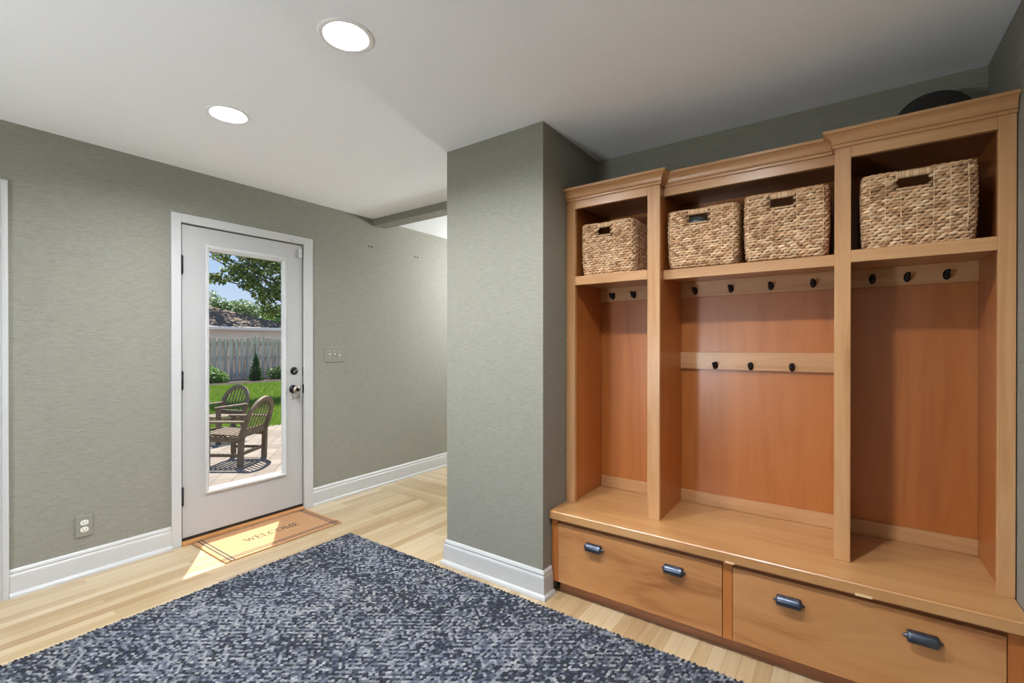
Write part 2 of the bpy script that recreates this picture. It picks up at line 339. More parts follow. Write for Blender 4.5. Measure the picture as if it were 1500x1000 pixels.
for a, b in zip(xs, xs[1:]):
    h = [w for w in WIN if w[0] <= a and w[1] >= b]
    if h: m.box(a, b, YB0-.1, YB0, 0, h[0][2]); m.box(a, b, YB0-.1, YB0, h[0][3], H+.1)
    else: m.box(a, b, YB0-.1, YB0, 0, H+.1)
st(m.build('wall_back', M['wall']), 'papered wall with two windows behind the viewer', 'wall')
for i, (a, b, c, d) in enumerate(WIN):
    w = thing('window_%d' % (i+1), 'white framed window in the wall behind the viewer', 'window', ((a+b)/2, YB0, c), kind='structure')
    m = MB()
    for p in ((a, a+.05, c, d), (b-.05, b, c, d), (a+.05, b-.05, c, c+.05), (a+.05, b-.05, d-.05, d), (a+.05, b-.05, (c+d)/2-.02, (c+d)/2+.02)): m.box(p[0], p[1], YB0-.08, YB0+.02, p[2], p[3], .003)
    m.build('window_frame', M['white'], w); m = MB(); m.box(a+.04, b-.04, YB0-.052, YB0-.048, c+.04, d-.04); m.build('pane', M['glass'], w)
m = MB(); m.box(XA, XP0, 2.722, 2.858, H-.062, H+.1); st(m.build('trim_1', M['wall']), 'papered ceiling beam across the hall opening', 'beam')
# roof overhang outside the door
m = MB(); m.box(-3.86, XO, YB0-.6, YE+.6, 2.36, 2.52); m.box(-3.86, XR+.6, YB0-.6, YE+.6, H+.31, H+.36)
st(m.build('trim_2', M['white']), 'white roof overhang above the back door outside', 'roof')

# baseboards: profile in (out, z)
BP = [(0, 0), (.022, 0), (.022, .008), (.019, .016), (.015, .02), (.015, .104), (.013, .112), (.010, .116), (.010, .121), (.012, .125), (.009, .134), (.004, .141), (0, .142)]
SH = [(0, 0), (.030, 0), (.030, .006), (.028, .013), (.024, .019), (.017, .023), (.015, .024), (.015, .104), (.013, .112), (.010, .116), (.010, .121), (.012, .125), (.009, .134), (.004, .141), (0, .142)]
def base(name, pts, outs, sec=SH):
    m = MB(); m.sweep([(x, y, 0) for x, y in pts], sec, False, [(Vector((*o, 0)), Vector((0, 0, 1))) for o in outs], True)
    return st(m.build(name, M['white']), 'white moulded baseboard with quarter round shoe', 'baseboard')
base('baseboard_left', [(XA, .449), (XA, 1.157)], [(1, 0)]*2)['label'] = 'white moulded baseboard between the two door casings'
base('baseboard_hall', [(XA, 2.125), (XA, YE)], [(1, 0)]*2, BP)['label'] = 'white moulded baseboard right of the glazed door'
base('baseboard_pillar', [(XP0, YN+.1), (XP0, YP), (XP1, YP), (XP1, 2.112)], [(-1, 0), (-1, -1), (1, -1), (1, 0)])['label'] = 'white moulded baseboard wrapping the papered pillar'
base('baseboard_right', [(XR, 2.09), (XR, YB0)], [(-1, 0)]*2)['label'] = 'white moulded baseboard on the right wall'

# ------------------------------------------------------------------ glazed door
dr = thing('door_1', 'white glazed exterior door with dark hinges and knob', 'door', (XA, 1.63, 0), kind='structure')
FX = XA+.004                           # face of the slab
S0, S1, SZ0, SZ1 = 1.2195, 2.0405, .045, 2.077
G0, G1, GZ0, GZ1 = 1.352, 1.909, .296, 1.966   # glazing frame outer
P0, P1, PZ0, PZ1 = 1.379, 1.864, .334, 1.932   # visible glass
m = MB()
for a, b, c, d in ((S0, G0+.01, SZ0, SZ1), (G1-.01, S1, SZ0, SZ1), (G0+.01, G1-.01, SZ0, GZ0+.01), (G0+.01, G1-.01, GZ1-.01, SZ1)): m.box(FX-.045, FX, a, b, c, d)
slab = m.build('door_panel', M['door_white'], dr)
m = MB()
fsec = [(0, -.02), (0, .008), (.006, .013), (.014, .012), (.022, .004), (.026, .002), (.030, -.004), (.030, -.02)]
c4 = [(G0, GZ0), (G1, GZ0), (G1, GZ1), (G0, GZ1)]; i4 = [(1, 1), (-1, 1), (-1, -1), (1, -1)]
k = (P0-G0)/.030
m.sweep([(FX, y, z) for y, z in c4], fsec, True, [(Vector((0, a*k, b*(PZ0-GZ0)/.030)), Vector((1, 0, 0))) for a, b in i4])
m.build('glazing_frame', M['white'], dr)
m = MB(); m.box(FX-.024, FX-.018, G0+.008, G1-.008, GZ0+.008, GZ1-.008); m.build('glass_pane', M['glass'], dr)
m = MB()
for z in (1.815, 1.067, .317):
    m = MB(); m.tube([(XA+.013, 1.2165, z-.052), (XA+.013, 1.2165, z+.052)], .008, 10); m.lathe([(.0, .012), (.005, .008), (.0085, 0), (.0085, -.01)], (XA+.013, 1.2165, z+.052), (0, 0, 1), 10); m.lathe([(.0, .016), (.004, .010), (.0085, 0), (.0085, -.01)], (XA+.013, 1.2165, z-.052), (0, 0, -1), 10)
    m.build('hinge', M['black'], dr)
m = MB(); m.lathe([(0, .012), (.021, .012), (.027, .009), (.030, .003), (.030, 0)], (FX, 1.973, 1.096), (1, 0, 0)); db = m.build('deadbolt', M['bronze'], dr)
m = MB(); m.beam((FX+.017, 1.960, 1.085), (FX+.017, 1.990, 1.107), .012, .006, (1, 0, 0), .002); m.build('thumb_turn', M['nickel'], db)
kb = thing('x', '', ''); bpy.data.objects.remove(kb)
m = MB(); m.lathe([(0, .012), (.022, .012), (.029, .008), (.033, .002), (.033, 0)], (FX, 1.966, .954), (1, 0, 0)); kr = m.build('door_knob', M['bronze'], dr)
m = MB(); m.lathe([(.011, .008), (.011, .026), (.019, .033), (.026, .042), (.0275, .051), (.025, .060), (.018, .064), (.014, .0645)], (FX, 1.966, .954), (1, 0, 0)); m.build('knob_ball', M['nickel'], kr)
m = MB(); m.lathe([(.014, .0640), (.013, .0655), (.0, .0655)], (FX, 1.966, .954), (1, 0, 0)); m.build('knob_lock_button', M['bronze'], kr)
m = MB(); m.box(FX-.01, FX+.012, 2.0405, 2.047, .918, .986, .001); m.build('strike_plate', M['black'], dr)
m = MB(); m.box(FX-.012, FX+.003, 2.041, 2.0445, 1.055, 1.125); m.build('bolt_slot', M['black'], dr)
m = MB(); m.box(FX, FX+.014, 2.004, 2.034, 1.978, 2.048, .003); m.build('contact_sensor', M['white'], dr)
m = MB(); m.box(XA-.06, XA-.006, D0, D1, .02, .044); m.build('door_sweep', M['slot'], dr)
# casing and jamb
cs = thing('trim_3', 'white flat casing around the glazed door', 'door casing', (XA, 1.63, 0), kind='structure')
CX = XA+.018
m = MB(); m.box(XA-.001, CX, 1.157, 1.2115, 0, 2.144, .002); m.box(XA-.001, CX, 2.049, 2.125, 0, 2.144, .002); m.box(XA-.001, CX, 1.2105, 2.050, 2.0865, 2.144, .002); m.build('casing', M['white'], cs)
m = MB(); m.box(XO, XA-.052, D0, D0+.02, 0, DT); m.box(XO, XA-.052, D1-.02, D1, 0, DT); m.box(XO, XA-.052, D0+.02, D1-.02, DT-.02, DT); m.build('jamb', M['white'], cs)
m = MB(); m.box(CX-.001, CX+.010, 1.940, 2.000, 2.096, 2.116, .003); m.build('sensor_magnet', M['white'], cs)
m = MB(); m.box(XO, XA+.030, D0-.0005, D1+.001, .0005, .022, .004); st(m.build('trim_4', M['oak_sill']), 'brown oak sill under the glazed door', 'door sill')
# second doorway at the far left
d2 = thing('door_2', 'white door behind the fluted casing at the far left edge', 'door', (XA, 0, 0), kind='structure')
m = MB(); m.box(XA-.09, XA-.05, E0+.02, E1-.02, .01, 2.06, .002)
for z0, z1 in ((.2, .95), (1.1, 1.9)):
    for y0, y1 in ((E0+.12, -.06), (.04, E1-.12)): m.box(XA-.052, XA-.042, y0, y1, z0, z1, .008)
m.build('door_panel', M['door_white'], d2)
m = MB(); m.box(XA-.15, XA, E0, E0+.02, 0, 2.08); m.box(XA-.15, XA, E1-.02, E1, 0, 2.08); m.box(XA-.15, XA, E0, E1, 2.06, 2.08); m.build('jamb', M['white'], d2)
m = MB()
fl = [(0, 0), (0, .010), (.006, .016), (.014, .018), (.02, .018), (.024, .013), (.028, .018), (.036, .018), (.040, .013), (.044, .018), (.052, .018), (.056, .013), (.06, .018), (.072, .022), (.080, .022), (.082, .018), (.082, 0)]
m.sweep([(XA, E1-.005, 0), (XA, E1-.005, 2.053), (XA, E0+.005, 2.053), (XA, E0+.005, 0)], fl, False,
        [(Vector((0, 1, 0)), Vector((1, 0, 0))), (Vector((0, 1, 1)), Vector((1, 0, 0))), (Vector((0, -1, 1)), Vector((1, 0, 0))), (Vector((0, -1, 0)), Vector((1, 0, 0)))])
st(m.build('trim_5', M['white']), 'white fluted door casing at the far left edge', 'door casing')

# ------------------------------------------------------------------ recessed lamps
labs = ['white recessed ceiling lamp nearer the glazed door', 'white recessed ceiling lamp at the top centre, larger of the two in view', 'white recessed ceiling lamp over the lockers']
for (x, y), lb in zip(LX, labs):
    t = thing('recessed_lamp', lb, 'ceiling light', (x, y, H), 'recessed ceiling lamps')
    m = MB(); m.lathe([(.079, .0), (.100, .0), (.0995, -.003), (.096, -.005), (.082, -.004), (.0765, -.001), (.072, .012), (.0695, .026), (.0695, .032), (.079, .032), (.079, 0)], (x, y, H), (0, 0, 1), 48); m.build('trim_ring', M['rim_white'], t)
    m = MB(); m.lathe([(0, .026), (.07, .026), (.07, .031), (0, .031)], (x, y, H), (0, 0, 1), 32); m.build('diffuser', M['lamp'], t)

for px, py, pz, lb in ((-1.6, -1.35, 1.02, 'globe lamp added behind the viewer to brighten the room and ceiling'), (-2.45, 4.25, 2.0, 'globe lamp added in the hall behind the pillar to brighten hall and ceiling')):
    t = thing('added_fill_lamp', lb, 'added fill lamp', (px, py, H))  # unseen globes on rods, added as fill light for ceiling and hall
    m = MB(); m.lathe([(0, -.0), (.06, -.0), (.06, -.02), (.05, -.028), (0, -.028)], (px, py, H), (0, 0, 1), 32); m.build('canopy', M['rim_white'], t)
    m = MB(); m.tube([(px, py, H-.02), (px, py, pz+.12)], .006, 10); m.build('rod', M['black'], t)
    m = MB(); m.lathe([(0, .15)]+[(.15*math.sin(a), .15*math.cos(a)) for a in np.linspace(.15, PI-.15, 15)]+[(0, -.15)], (px, py, pz), (0, 0, 1), 32); m.build('globe', M['globe' if py < 0 else 'hall_fill'], t)

# ------------------------------------------------------------------ switch and socket
def screw(m, x, y, z): m.lathe([(0, .0025), (.003, .002), (.0035, 0)], (x, y, z), (1, 0, 0), 10)
sy0, sy1, sz0, sz1 = 2.237, 2.411, 1.152, 1.281
t = thing('light_switch', 'papered three gang switch plate on the wall right of the door', 'light switch', (XA, (sy0+sy1)/2, (sz0+sz1)/2))
m = MB(); m.box(XA-.001, XA+.007, sy0, sy1, sz0, sz1, .003); m.build('plate', M['wall'], t)
for i in range(3):
    y = (sy0+sy1)/2+(i-1)*.046; zc = (sz0+sz1)/2
    m = MB(); m.beam((XA+.004, y, zc), (XA+.020, y, zc+(.007 if i < 2 else -.009)), .010, .011, (0, 0, 1), .002); m.build('toggle', M['plastic'], t)
    for dz in (-.030, .030):
        m = MB(); screw(m, XA+.006, y, zc+dz); m.build('screw', M['plastic'], t)
oy0, oy1, oz0, oz1 = .702, .779, .218, .340
t = thing('wall_socket', 'papered duplex socket low on the wall left of the door', 'electrical outlet', (XA, (oy0+oy1)/2, (oz0+oz1)/2))
m = MB(); m.box(XA-.001, XA+.009, oy0, oy1, oz0, oz1, .004); m.build('plate', M['wall'], t)
for dz in (.0195, -.0195):
    yc, zc = (oy0+oy1)/2, (oz0+oz1)/2+dz; m = MB()
    pts = [(min(.0175, max(-.0175, .0195*math.cos(a*PI/12))), .0145*math.sin(a*PI/12)) for a in range(24)]
    m.prism(pts, 0, .0125, lambda u, v, d: (XA+d, yc+u, zc+v)); r = m.build('receptacle', M['plastic'], t)
    m = MB(); m.box(XA+.012, XA+.0132, yc-.009, yc-.0065, zc-.002, zc+.008); m.box(XA+.012, XA+.0132, yc+.0065, yc+.009, zc-.002, zc+.006); m.box(XA+.012, XA+.0132, yc-.0022, yc+.0022, zc-.0095, zc-.005); m.build('slots', M['slot'], r)

# ------------------------------------------------------------------ key loop on the knob
t = thing('key_loop', 'thin wire loop with two small bells hanging from the door knob', 'key ring', (FX+.036, 1.966, .94))
m = MB(); pts = [(FX+.036, 1.966+.031*math.sin(a), .925+.040*math.cos(a)) for a in np.linspace(.16, 2*PI-.16, 28)]; m.tube([(x+.004*math.sin(i), y, z) for i, (x, y, z) in enumerate(pts)], .0022, 6, True); m.build('loop', M['bronze'], t)
for dy, dz in ((-.024, -.044), (.026, -.036)):
    m = MB(); m.lathe([(0, .008)]+[(.008*math.sin(a), .008*math.cos(a)) for a in np.linspace(.3, 2.8, 8)]+[(0, -.008)], (FX+.036, 1.966+dy, .925+dz), (0, 0, 1), 12); m.build('bell', M['nickel'], t)

# ------------------------------------------------------------------ bench cabinet
BZ = .434; YF = 2.113; YBK = YN-.004; C0, C1 = XP1+.003, XR-.003
bc = thing('bench_cabinet', 'cherry bench base with two wide drawers under the lockers', 'cabinet', ((C0+C1)/2, 2.4, 0))
m = MB(); m.box(C0, C1, YF+.024, YBK, .062, .388); m.build('carcass', M['cherry_dark'], bc)
m = MB(); m.box(C0+.03, C1, YF+.045, YF+.062, 0, .062); m.build('toe_kick', M['cherry_dark'], bc)
for a, b in ((C0, -1.2115), (-.4135, -.3765), (.4265, C1)):
    m = MB(); m.box(a, b, YF+.003, YF+.03, .062, .388, .0015); m.build('stile', M['cherry_panel'], bc)
def pull(parent, xc, zc):
    """cup pull: rounded hood open below, pointed ear at each end"""
    m = MB(); n = 14; path = []; fr = []; L = .042
    xs = [-L, -L+.0015, -L+.004, -L+.009]+[0]+[L-.009, L-.004, L-.0015, L]; sc = [.78, .9, .97, 1, 1, 1, .97, .9, .78]
    outer = [(0, .021), (.010, .0205), (.019, .017), (.0255, .009), (.0275, .000), (.0265, -.008), (.024, -.014)]
    inner = [(a*.88, b*.88-.001) for a, b in outer[::-1]]
    sec = outer+inner
    for x, s in zip(xs, sc): path.append((xc+x, YF, zc)); fr.append((Vector((0, -s, 0)), Vector((0, 0, s))))
    m.sweep(path, sec, False, fr, True, True)
    for s in (-1, 1):
        m.lathe([(.0075, -.004), (.007, .003), (.0045, .006), (.0042, .009), (.003, .0115), (0, .0125)], (xc+s*L*.98, YF-.006, zc), (s, 0, 0), 12)
        m.box(xc+s*.040, xc+s*.051, YF-.007, YF, zc-.004, zc+.004, .002)
    return m.build('pull', M['pull'], parent)
for a, b, px in ((-1.2095, -.4155, (-1.005, -.616)), (-.3745, .4245, (-.173, .222))):
    m = MB(); m.box(a, b, YF, YF+.022, .064, .369, .002); d = m.build('drawer', M['cherry_drawer'], bc)
    for x in px: pull(d, x, .291)
bt = thing('bench_board', 'thick cherry bench seat board with chipped front edge', 'bench', ((C0+C1)/2, 2.4, .39))
m = MB(); m.box(C0-.002, C1+.002, 2.093, YBK, .391, BZ, .004); m.build('seat_board', M['cherry_top'], bt)
for x, w, zc in ((-.383, .036, .394), (.060, .050, .395)):
    m = MB(); k = 14; up = [(x-w/2+w*i/k, zc+.004+.0035*random.random()*math.sin(PI*i/k)) for i in range(k+1)]
    m.prism([(x-w/2, .3905)]+up+[(x+w/2, .3905)], 2.0922, 2.096, lambda u, v, d: (u, d, v)); m.build('chip', M['chip'], bt)

# ------------------------------------------------------------------ locker unit on the bench
YC = 2.276; YM = 2.341; CT = 2.083; PB = 2.660
lk = thing('locker_unit', 'tall open cherry locker unit with three bays, shelves and crown', 'locker', ((C0+C1)/2, 2.47, BZ))
def part(name, mat_, *boxes, c=.0015, par=None):
    m = MB()
    for b in boxes: m.box(*b, c)
    return m.build(name, M[mat_], par or lk)
ZB = BZ+.0005
for a, b in ((C0, -1.197), (-.795, -.733), (-.031, .023), (.432, C1)): part('post', 'cherry_z', (a, b, YC, YC+.024, ZB, CT))
part('side_panel', 'cherry_panel', (C0, -1.212, YC+.024, PB, ZB, CT)); part('side_panel', 'cherry_panel', (.449, C1, YC+.024, PB, ZB, CT))
part('divider', 'cherry_panel', (-.79, -.7345, YC+.024, PB, ZB, CT)); part('divider', 'cherry_panel', (-.0295, .0215, YC+.024, PB, ZB, CT))
bays = [(-1.212, -.79, YC), (-.7345, -.0295, YM), (.0215, .449, YC)]; fr = [(-1.197, -.795), (-.733, -.031), (.023, .432)]
hooks = [(-1.131, -1.0), (-.657, -.479, -.296, -.119), (.105, .224, .350)]
def hook(parent, x, z, yb):
    m = MB(); n = 20
    pts = [(.0125*math.cos(a*2*PI/n), .021*math.sin(a*2*PI/n)) for a in range(n)]; inn = [(u*.7, v*.8) for u, v in pts]
    vs = [(x+u, yb, z+v) for u, v in pts]+[(x+u, yb-.003, z+v) for u, v in pts]+[(x+u, yb-.0065, z+v) for u, v in inn]
    fs = [tuple(range(2*n, 3*n))]
    for k in (0, 1): fs += [(k*n+i, k*n+(i+1) % n, (k+1)*n+(i+1) % n, (k+1)*n+i) for i in range(n)]
    m.quadset(vs, fs)
    m.tube([(x, yb-.003, z+.004), (x, yb-.016, z-.004), (x, yb-.026, z-.012), (x, yb-.036, z-.012), (x, yb-.042, z-.004), (x, yb-.044, z+.005)], [.0055, .005, .0045, .0045, .005, .006], 10)
    m.lathe([(0, .009)]+[(.009*math.sin(a), .009*math.cos(a)) for a in np.linspace(.3, 2.8, 7)]+[(0, -.009)], (x, yb-.044, z+.010), (0, 0, 1), 12)
    return m.build('coat_hook', M['bronze'], parent)
for i, ((a, b, y), (fa, fb), hx) in enumerate(zip(bays, fr, hooks)):
    part('back_panel', 'cherry_panel', (a, b, PB, PB+.012, ZB, CT), c=0)
    ys = y if i != 1 else YM
    part('shelf', 'cherry_x', (a, b, ys+.016, PB, 1.640, 1.668), (fa if i != 1 else a, fb if i != 1 else b, ys, ys+.018, 1.622, 1.670))
    part('top_rail', 'cherry_x', (fa if i != 1 else a, fb if i != 1 else b, ys, ys+.022, 2.038, CT))
    part('bottom_rail', 'cherry_x', (a, b, PB-.012, PB, ZB, .500))
    r = part('hook_rail', 'cherry_x', (a, b, PB-.018, PB, 1.556, 1.640))
    for x in hx: hook(r, x, 1.589, PB-.018)
    part('deck', 'cherry_dark', (a, b, ys+.022, PB, 2.062, CT), c=0)
r = part('hook_rail', 'cherry_x', (-.7345, -.0295, PB-.018, PB, 1.166, 1.258))
for x in (-.554, -.386, -.205): hook(r, x, 1.188, PB-.018)
# crown: stepped, coved moulding mitred around the projecting bays; section in (out, z)
cs_ = [(0, CT-.002), (.009, CT-.002), (.009, CT+.007), (.005, CT+.0075), (.005, CT+.011), (.012, CT+.0115), (.0135, CT+.0145), (.012, CT+.0175), (.009, CT+.018), (.010, CT+.022), (.013, CT+.030), (.018, CT+.038), (.025, CT+.0445), (.031, CT+.0475), (.031, CT+.050), (.038, CT+.0505), (.038, CT+.062), (0, CT+.062)]
def crown(pts, outs):
    m = MB(); m.sweep([(x, y, 0) for x, y in pts], cs_, False, [(Vector((*o, 0)), Vector((0, 0, 1))) for o in outs], True); m.build('crown', M['cherry_x'], lk)
crown([(C0, YC), (-.733, YC), (-.733, YM+.02)], [(0, -1), (1, -1), (1, 0)])
crown([(-.733, YM), (-.031, YM)], [(0, -1)]*2)
crown([(-.031, YM+.02), (-.031, YC), (C1, YC)], [(-1, 0), (-1, -1), (0, -1)])

# ------------------------------------------------------------------ seagrass baskets
def basket(x0, x1, y0, depth, z0, h, label, hx, hw=.09, taper=.005, seg=.0225, seed=0):
    g = np.random.default_rng(seed); w = x1-x0; xc = (x0+x1)/2; yc = y0+depth/2; R = .030
    t = thing('woven_basket', label, 'basket', (xc, yc, z0), 'seagrass storage baskets')
    def pos(s, z, off):
        """s in 0..1 around the rounded rectangle (starts at the middle of the front, goes right)"""
        f = np.clip(z/h, 0, 1); bul = .004*np.sin(f*PI); hw_ = w/2-taper*(1-f)**1.3+bul-R; hd = depth/2-taper*(1-f)**1.3+bul-R
        lowr = np.clip(1-z/.022, 0, 1)**2*.010; hw_ = hw_-lowr; hd = hd-lowr
        P = 4*(hw_+hd)+2*PI*R; d = (s % 1.0)*P
        x = np.zeros_like(d); y = np.zeros_like(d); nx = np.zeros_like(d); ny = np.zeros_like(d); st_ = np.zeros_like(d)
        segs = [('l', hw_, (0, -1), 1, 0), ('c', None, 1, -1, -PI/2), ('l', 2*hd, (1, 0), 0, 1), ('c', None, 1, 1, 0), ('l', 2*hw_, (0, 1), -1, 0), ('c', None, -1, 1, PI/2), ('l', 2*hd, (-1, 0), 0, -1), ('c', None, -1, -1, PI), ('l', hw_, (0, -1), 1, 0)]
        cur = np.zeros_like(d)
        starts = [(0*hw_, -hd-R), None, (hw_+R, -hd), None, (hw_, hd+R), None, (-hw_-R, hd), None, (-hw_, -hd-R)]
        for i, sg in enumerate(segs):
            L = sg[1] if sg[0] == 'l' else np.full_like(d, PI*R/2)
            k = (d >= cur-1e-9) & (d < cur+L+1e-9); u = d-cur
            if sg[0] == 'l':
                X = starts[i][0]+u*sg[3]; Y = starts[i][1]+u*sg[4]; NX = np.full_like(d, sg[2][0]); NY = np.full_like(d, sg[2][1])
            else:
                a = sg[4]+u/R; NX = np.cos(a); NY = np.sin(a); X = sg[2]*hw_+R*NX; Y = sg[3]*hd+R*NY
            x = np.where(k, X, x); y = np.where(k, Y, y); nx = np.where(k, NX, nx); ny = np.where(k, NY, ny); cur = cur+L
        return np.stack([xc+x+nx*off, yc+y+ny*off, z0+z], -1)
    Pm = 2*(w+depth)-8*R+2*PI*R
    hz0, hz1 = h-.068, h-.028; hc = (hx-xc)/Pm; hh = hw/2/Pm
    def inhole(s, z, pad=0): return (np.abs((s-hc+.5) % 1-.5) < hh+pad) & (z > hz0-pad*Pm*.6) & (z < hz1+.02)
    V, F, T = [], [], []; nv = 0
    pal = np.array([lin(214, 176, 136), lin(196, 154, 114), lin(228, 194, 156), lin(172, 130, 94), lin(206, 166, 128)])
    pitch = .0118; rows = int(h/pitch); ns = int(Pm/seg); tt = np.array([0, .16, .5, .84, 1.0]); rad = np.array([.35, .85, 1., .85, .35]); q = np.arange(6)*PI/3
    for r in range(rows):
        for i in range(ns):
            s0 = (i+(.5 if r % 2 else 0))/ns; zc = (r+.5)*(h-.004)/rows
            if inhole(np.array(s0+.5/ns), np.array(zc), .25/ns): continue
            s = s0+(tt*1.22-.11)/ns; inc = (tt-.5)*pitch*(.25+.5*g.random())*(1 if r % 2 else .6); z = zc+inc+g.normal(0, .0008)
            rz = rad*pitch*(.50+.10*g.random()); ro = rad*.0052; bulge = .0035*np.sin(tt*PI)+g.normal(0, .0006)
            S_ = np.repeat(s, 6); Z = np.repeat(z, 6)+np.tile(np.sin(q), 5)*np.repeat(rz, 6); O = np.repeat(bulge, 6)+np.tile(np.cos(q), 5)*np.repeat(ro, 6)
            p = pos(S_, np.maximum(Z, 0.001), O); V.append(p)
            c = pal[g.integers(len(pal))]*(.82+.3*g.random()); T.append(np.tile(c, (30, 1)))
            for a in range(4):
                for b in range(6): F.append((nv+a*6+b, nv+a*6+(b+1) % 6, nv+(a+1)*6+(b+1) % 6, nv+(a+1)*6+b))
            nv += 30
    # upright stakes
    for i in range(0, ns, 2):
        for half in (0,):
            s = (i+.0)/ns; zz = np.linspace(.006, h-.004, 24)
            cut = inhole(np.full(24, s), zz, .15/ns); zz = zz if not cut.any() else np.linspace(.006, hz0-.004, 24)
            S_ = np.repeat(np.full(24, s), 6)+np.tile(np.cos(q)*.0016/Pm, 24); Z = np.repeat(zz, 6); O = np.tile(np.sin(q), 24)*.0018+np.repeat(.0048+.0022*np.cos(np.arange(24)*PI), 6)
            V.append(pos(S_, Z, O)); T.append(np.tile(pal[2]*(.9+.15*g.random()), (144, 1)))
            for a in range(23):
                for b in range(6): F.append((nv+a*6+b, nv+a*6+(b+1) % 6, nv+(a+1)*6+(b+1) % 6, nv+(a+1)*6+b))
            nv += 144
    # rim rope and the cord around the hole
    def rope(S_, Z_, rr, off):
        nonlocal nv
        n = len(S_)
        for ph in (0, PI):
            ang = np.arange(n)*.55+ph; zc = Z_+np.sin(ang)*rr*.55; oc = off+np.cos(ang)*rr*.55
            V.append(pos(np.repeat(S_, 6), np.repeat(zc, 6)+np.tile(np.sin(q), n)*rr*.75, np.repeat(oc, 6)+np.tile(np.cos(q), n)*rr*.75)); T.append(np.tile(pal[4], (n*6, 1))*(.9+.2*g.random((n*6, 1))))
            for a in range(n-1):
                for b in range(6): F.append((nv+a*6+b, nv+a*6+(b+1) % 6, nv+(a+1)*6+(b+1) % 6, nv+(a+1)*6+b))
            nv += n*6
    rope(np.linspace(hc+hh, hc+1-hh, 260), np.full(260, h-.003), .0062, 0)
    rope(np.linspace(hc-hh, hc+hh, 30), np.full(30, hz0), .004, .002)
    for sg in (-1, 1): rope(np.full(14, hc+sg*hh), np.linspace(hz0, h-.006, 14), .0035, .003)
    npmesh('weave', np.concatenate(V), np.array(F), M['seagrass'], t, np.concatenate(T), smooth=True)
    # wall behind the weave (with the same hole) and floor
    a = np.unique(np.concatenate([np.linspace(0, 1, 61), [(hc-hh) % 1, (hc+hh) % 1]])); zz = np.array([.003, .02, .06, .1, .15, .2, hz0, hz1+.012, h-.006]); nA, nZ = len(a), len(zz)
    m = MB(); Sg, Zg = np.meshgrid(a, zz)
    po = pos(Sg.ravel(), Zg.ravel(), np.full(Sg.size, -.0008)); pi_ = pos(Sg.ravel(), Zg.ravel(), np.full(Sg.size, -.007)); fs = []
    for i in range(nZ-1):
        for j in range(nA-1):
            sm, zm = (a[j]+a[j+1])/2, (zz[i]+zz[i+1])/2
            if inhole(np.array(sm), np.array(zm)): continue
            q4 = (i*nA+j, i*nA+j+1, (i+1)*nA+j+1, (i+1)*nA+j); fs.append(q4); fs.append(tuple(len(po)+k for k in q4[::-1]))
    m.quadset(list(map(tuple, po))+list(map(tuple, pi_)), fs); m.box(x0+.03, x1-.03, y0+.03, y0+depth-.03, z0+.002, z0+.008)
    m.build('lining', M['basket_in'], t, fix=False)
    # cord-wrapped grip above the hole
    n = 26; V, F, T = [], [], []; nv = 0; qa = np.arange(8)*PI/4
    for i in range(n*3):
        pass
    ss = np.linspace(hc-hh-.002, hc+hh+.002, n*4+1); rr = .0095+.0016*np.abs(np.sin(np.arange(n*4+1)*PI/4))
    p = pos(np.repeat(ss, 8), np.repeat(np.full(len(ss), h-.013), 8)+np.tile(np.sin(qa), len(ss))*np.repeat(rr, 8)*1.35, np.tile(np.cos(qa), len(ss))*np.repeat(rr, 8)*.9)
    F = [(a_*8+b, a_*8+(b+1) % 8, (a_+1)*8+(b+1) % 8, (a_+1)*8+b) for a_ in range(len(ss)-1) for b in range(8)]
    tint = np.repeat(pal[g.integers(0, 3, len(ss)//4+1)][np.arange(len(ss))//4], 8, axis=0)
    npmesh('grip', p, np.array(F), M['seagrass'], t, tint, smooth=True)
    return t
SZ = 1.6705
basket(-1.172, -.884, 2.312, .29, SZ, .278, 'seagrass basket in the narrow left bay, its shaded side showing', -1.040, .075, seed=1)
basket(-.708, -.400, 2.330, .29, SZ, .276, 'seagrass basket in the middle bay nearer the left post', -.566, .085, seed=2)
basket(-.364, -.056, 2.330, .29, SZ, .290, 'seagrass basket in the middle bay nearer the right post', -.218, .09, seed=3)
basket(.062, .383, 2.300, .30, SZ, .284, 'seagrass basket alone on the right bay shelf, largest looking', .212, .10, seed=4)
m = MB(); m.lathe([(0, .075), (.03, .072), (.055, .055), (.066, .03), (.068, 0), (.066, -.08), (.06, -.174), (0, -.174)], (-.600, 2.425, 1.8545), (0, 0, 1), 28)
o = m.build('folded_cap', M['pale_blue'], origin=(-.600, 2.425, 1.6805)); tag(o, 'pale blue-grey rounded item seen through a basket handle hole', 'clothing')
# dark hat on top of the lockers
t = thing('hat', 'dark rounded hat lying on top of the right locker bay', 'hat', (.29, 2.50, CT))
def hatring(rx, ry, z): return (rx, ry, z)
m = MB(); n = 40; rings = [(.185, .140, .004), (.188, .143, .009), (.158, .118, .012)]+[(.148*math.cos(k*PI/24)**.8+.0004, .110*math.cos(k*PI/24)**.8+.0003, .014+.203*math.sin(k*PI/24)) for k in range(0, 13)]
vs = [(.29+a*math.cos(2*PI*i/n), 2.50+b*math.sin(2*PI*i/n), CT+z) for a, b, z in rings for i in range(n)]
m.quadset(vs, [(k*n+i, k*n+(i+1) % n, (k+1)*n+(i+1) % n, (k+1)*n+i) for k in range(len(rings)-1) for i in range(n)], 0, True); m.build('crown', M['felt'], t)

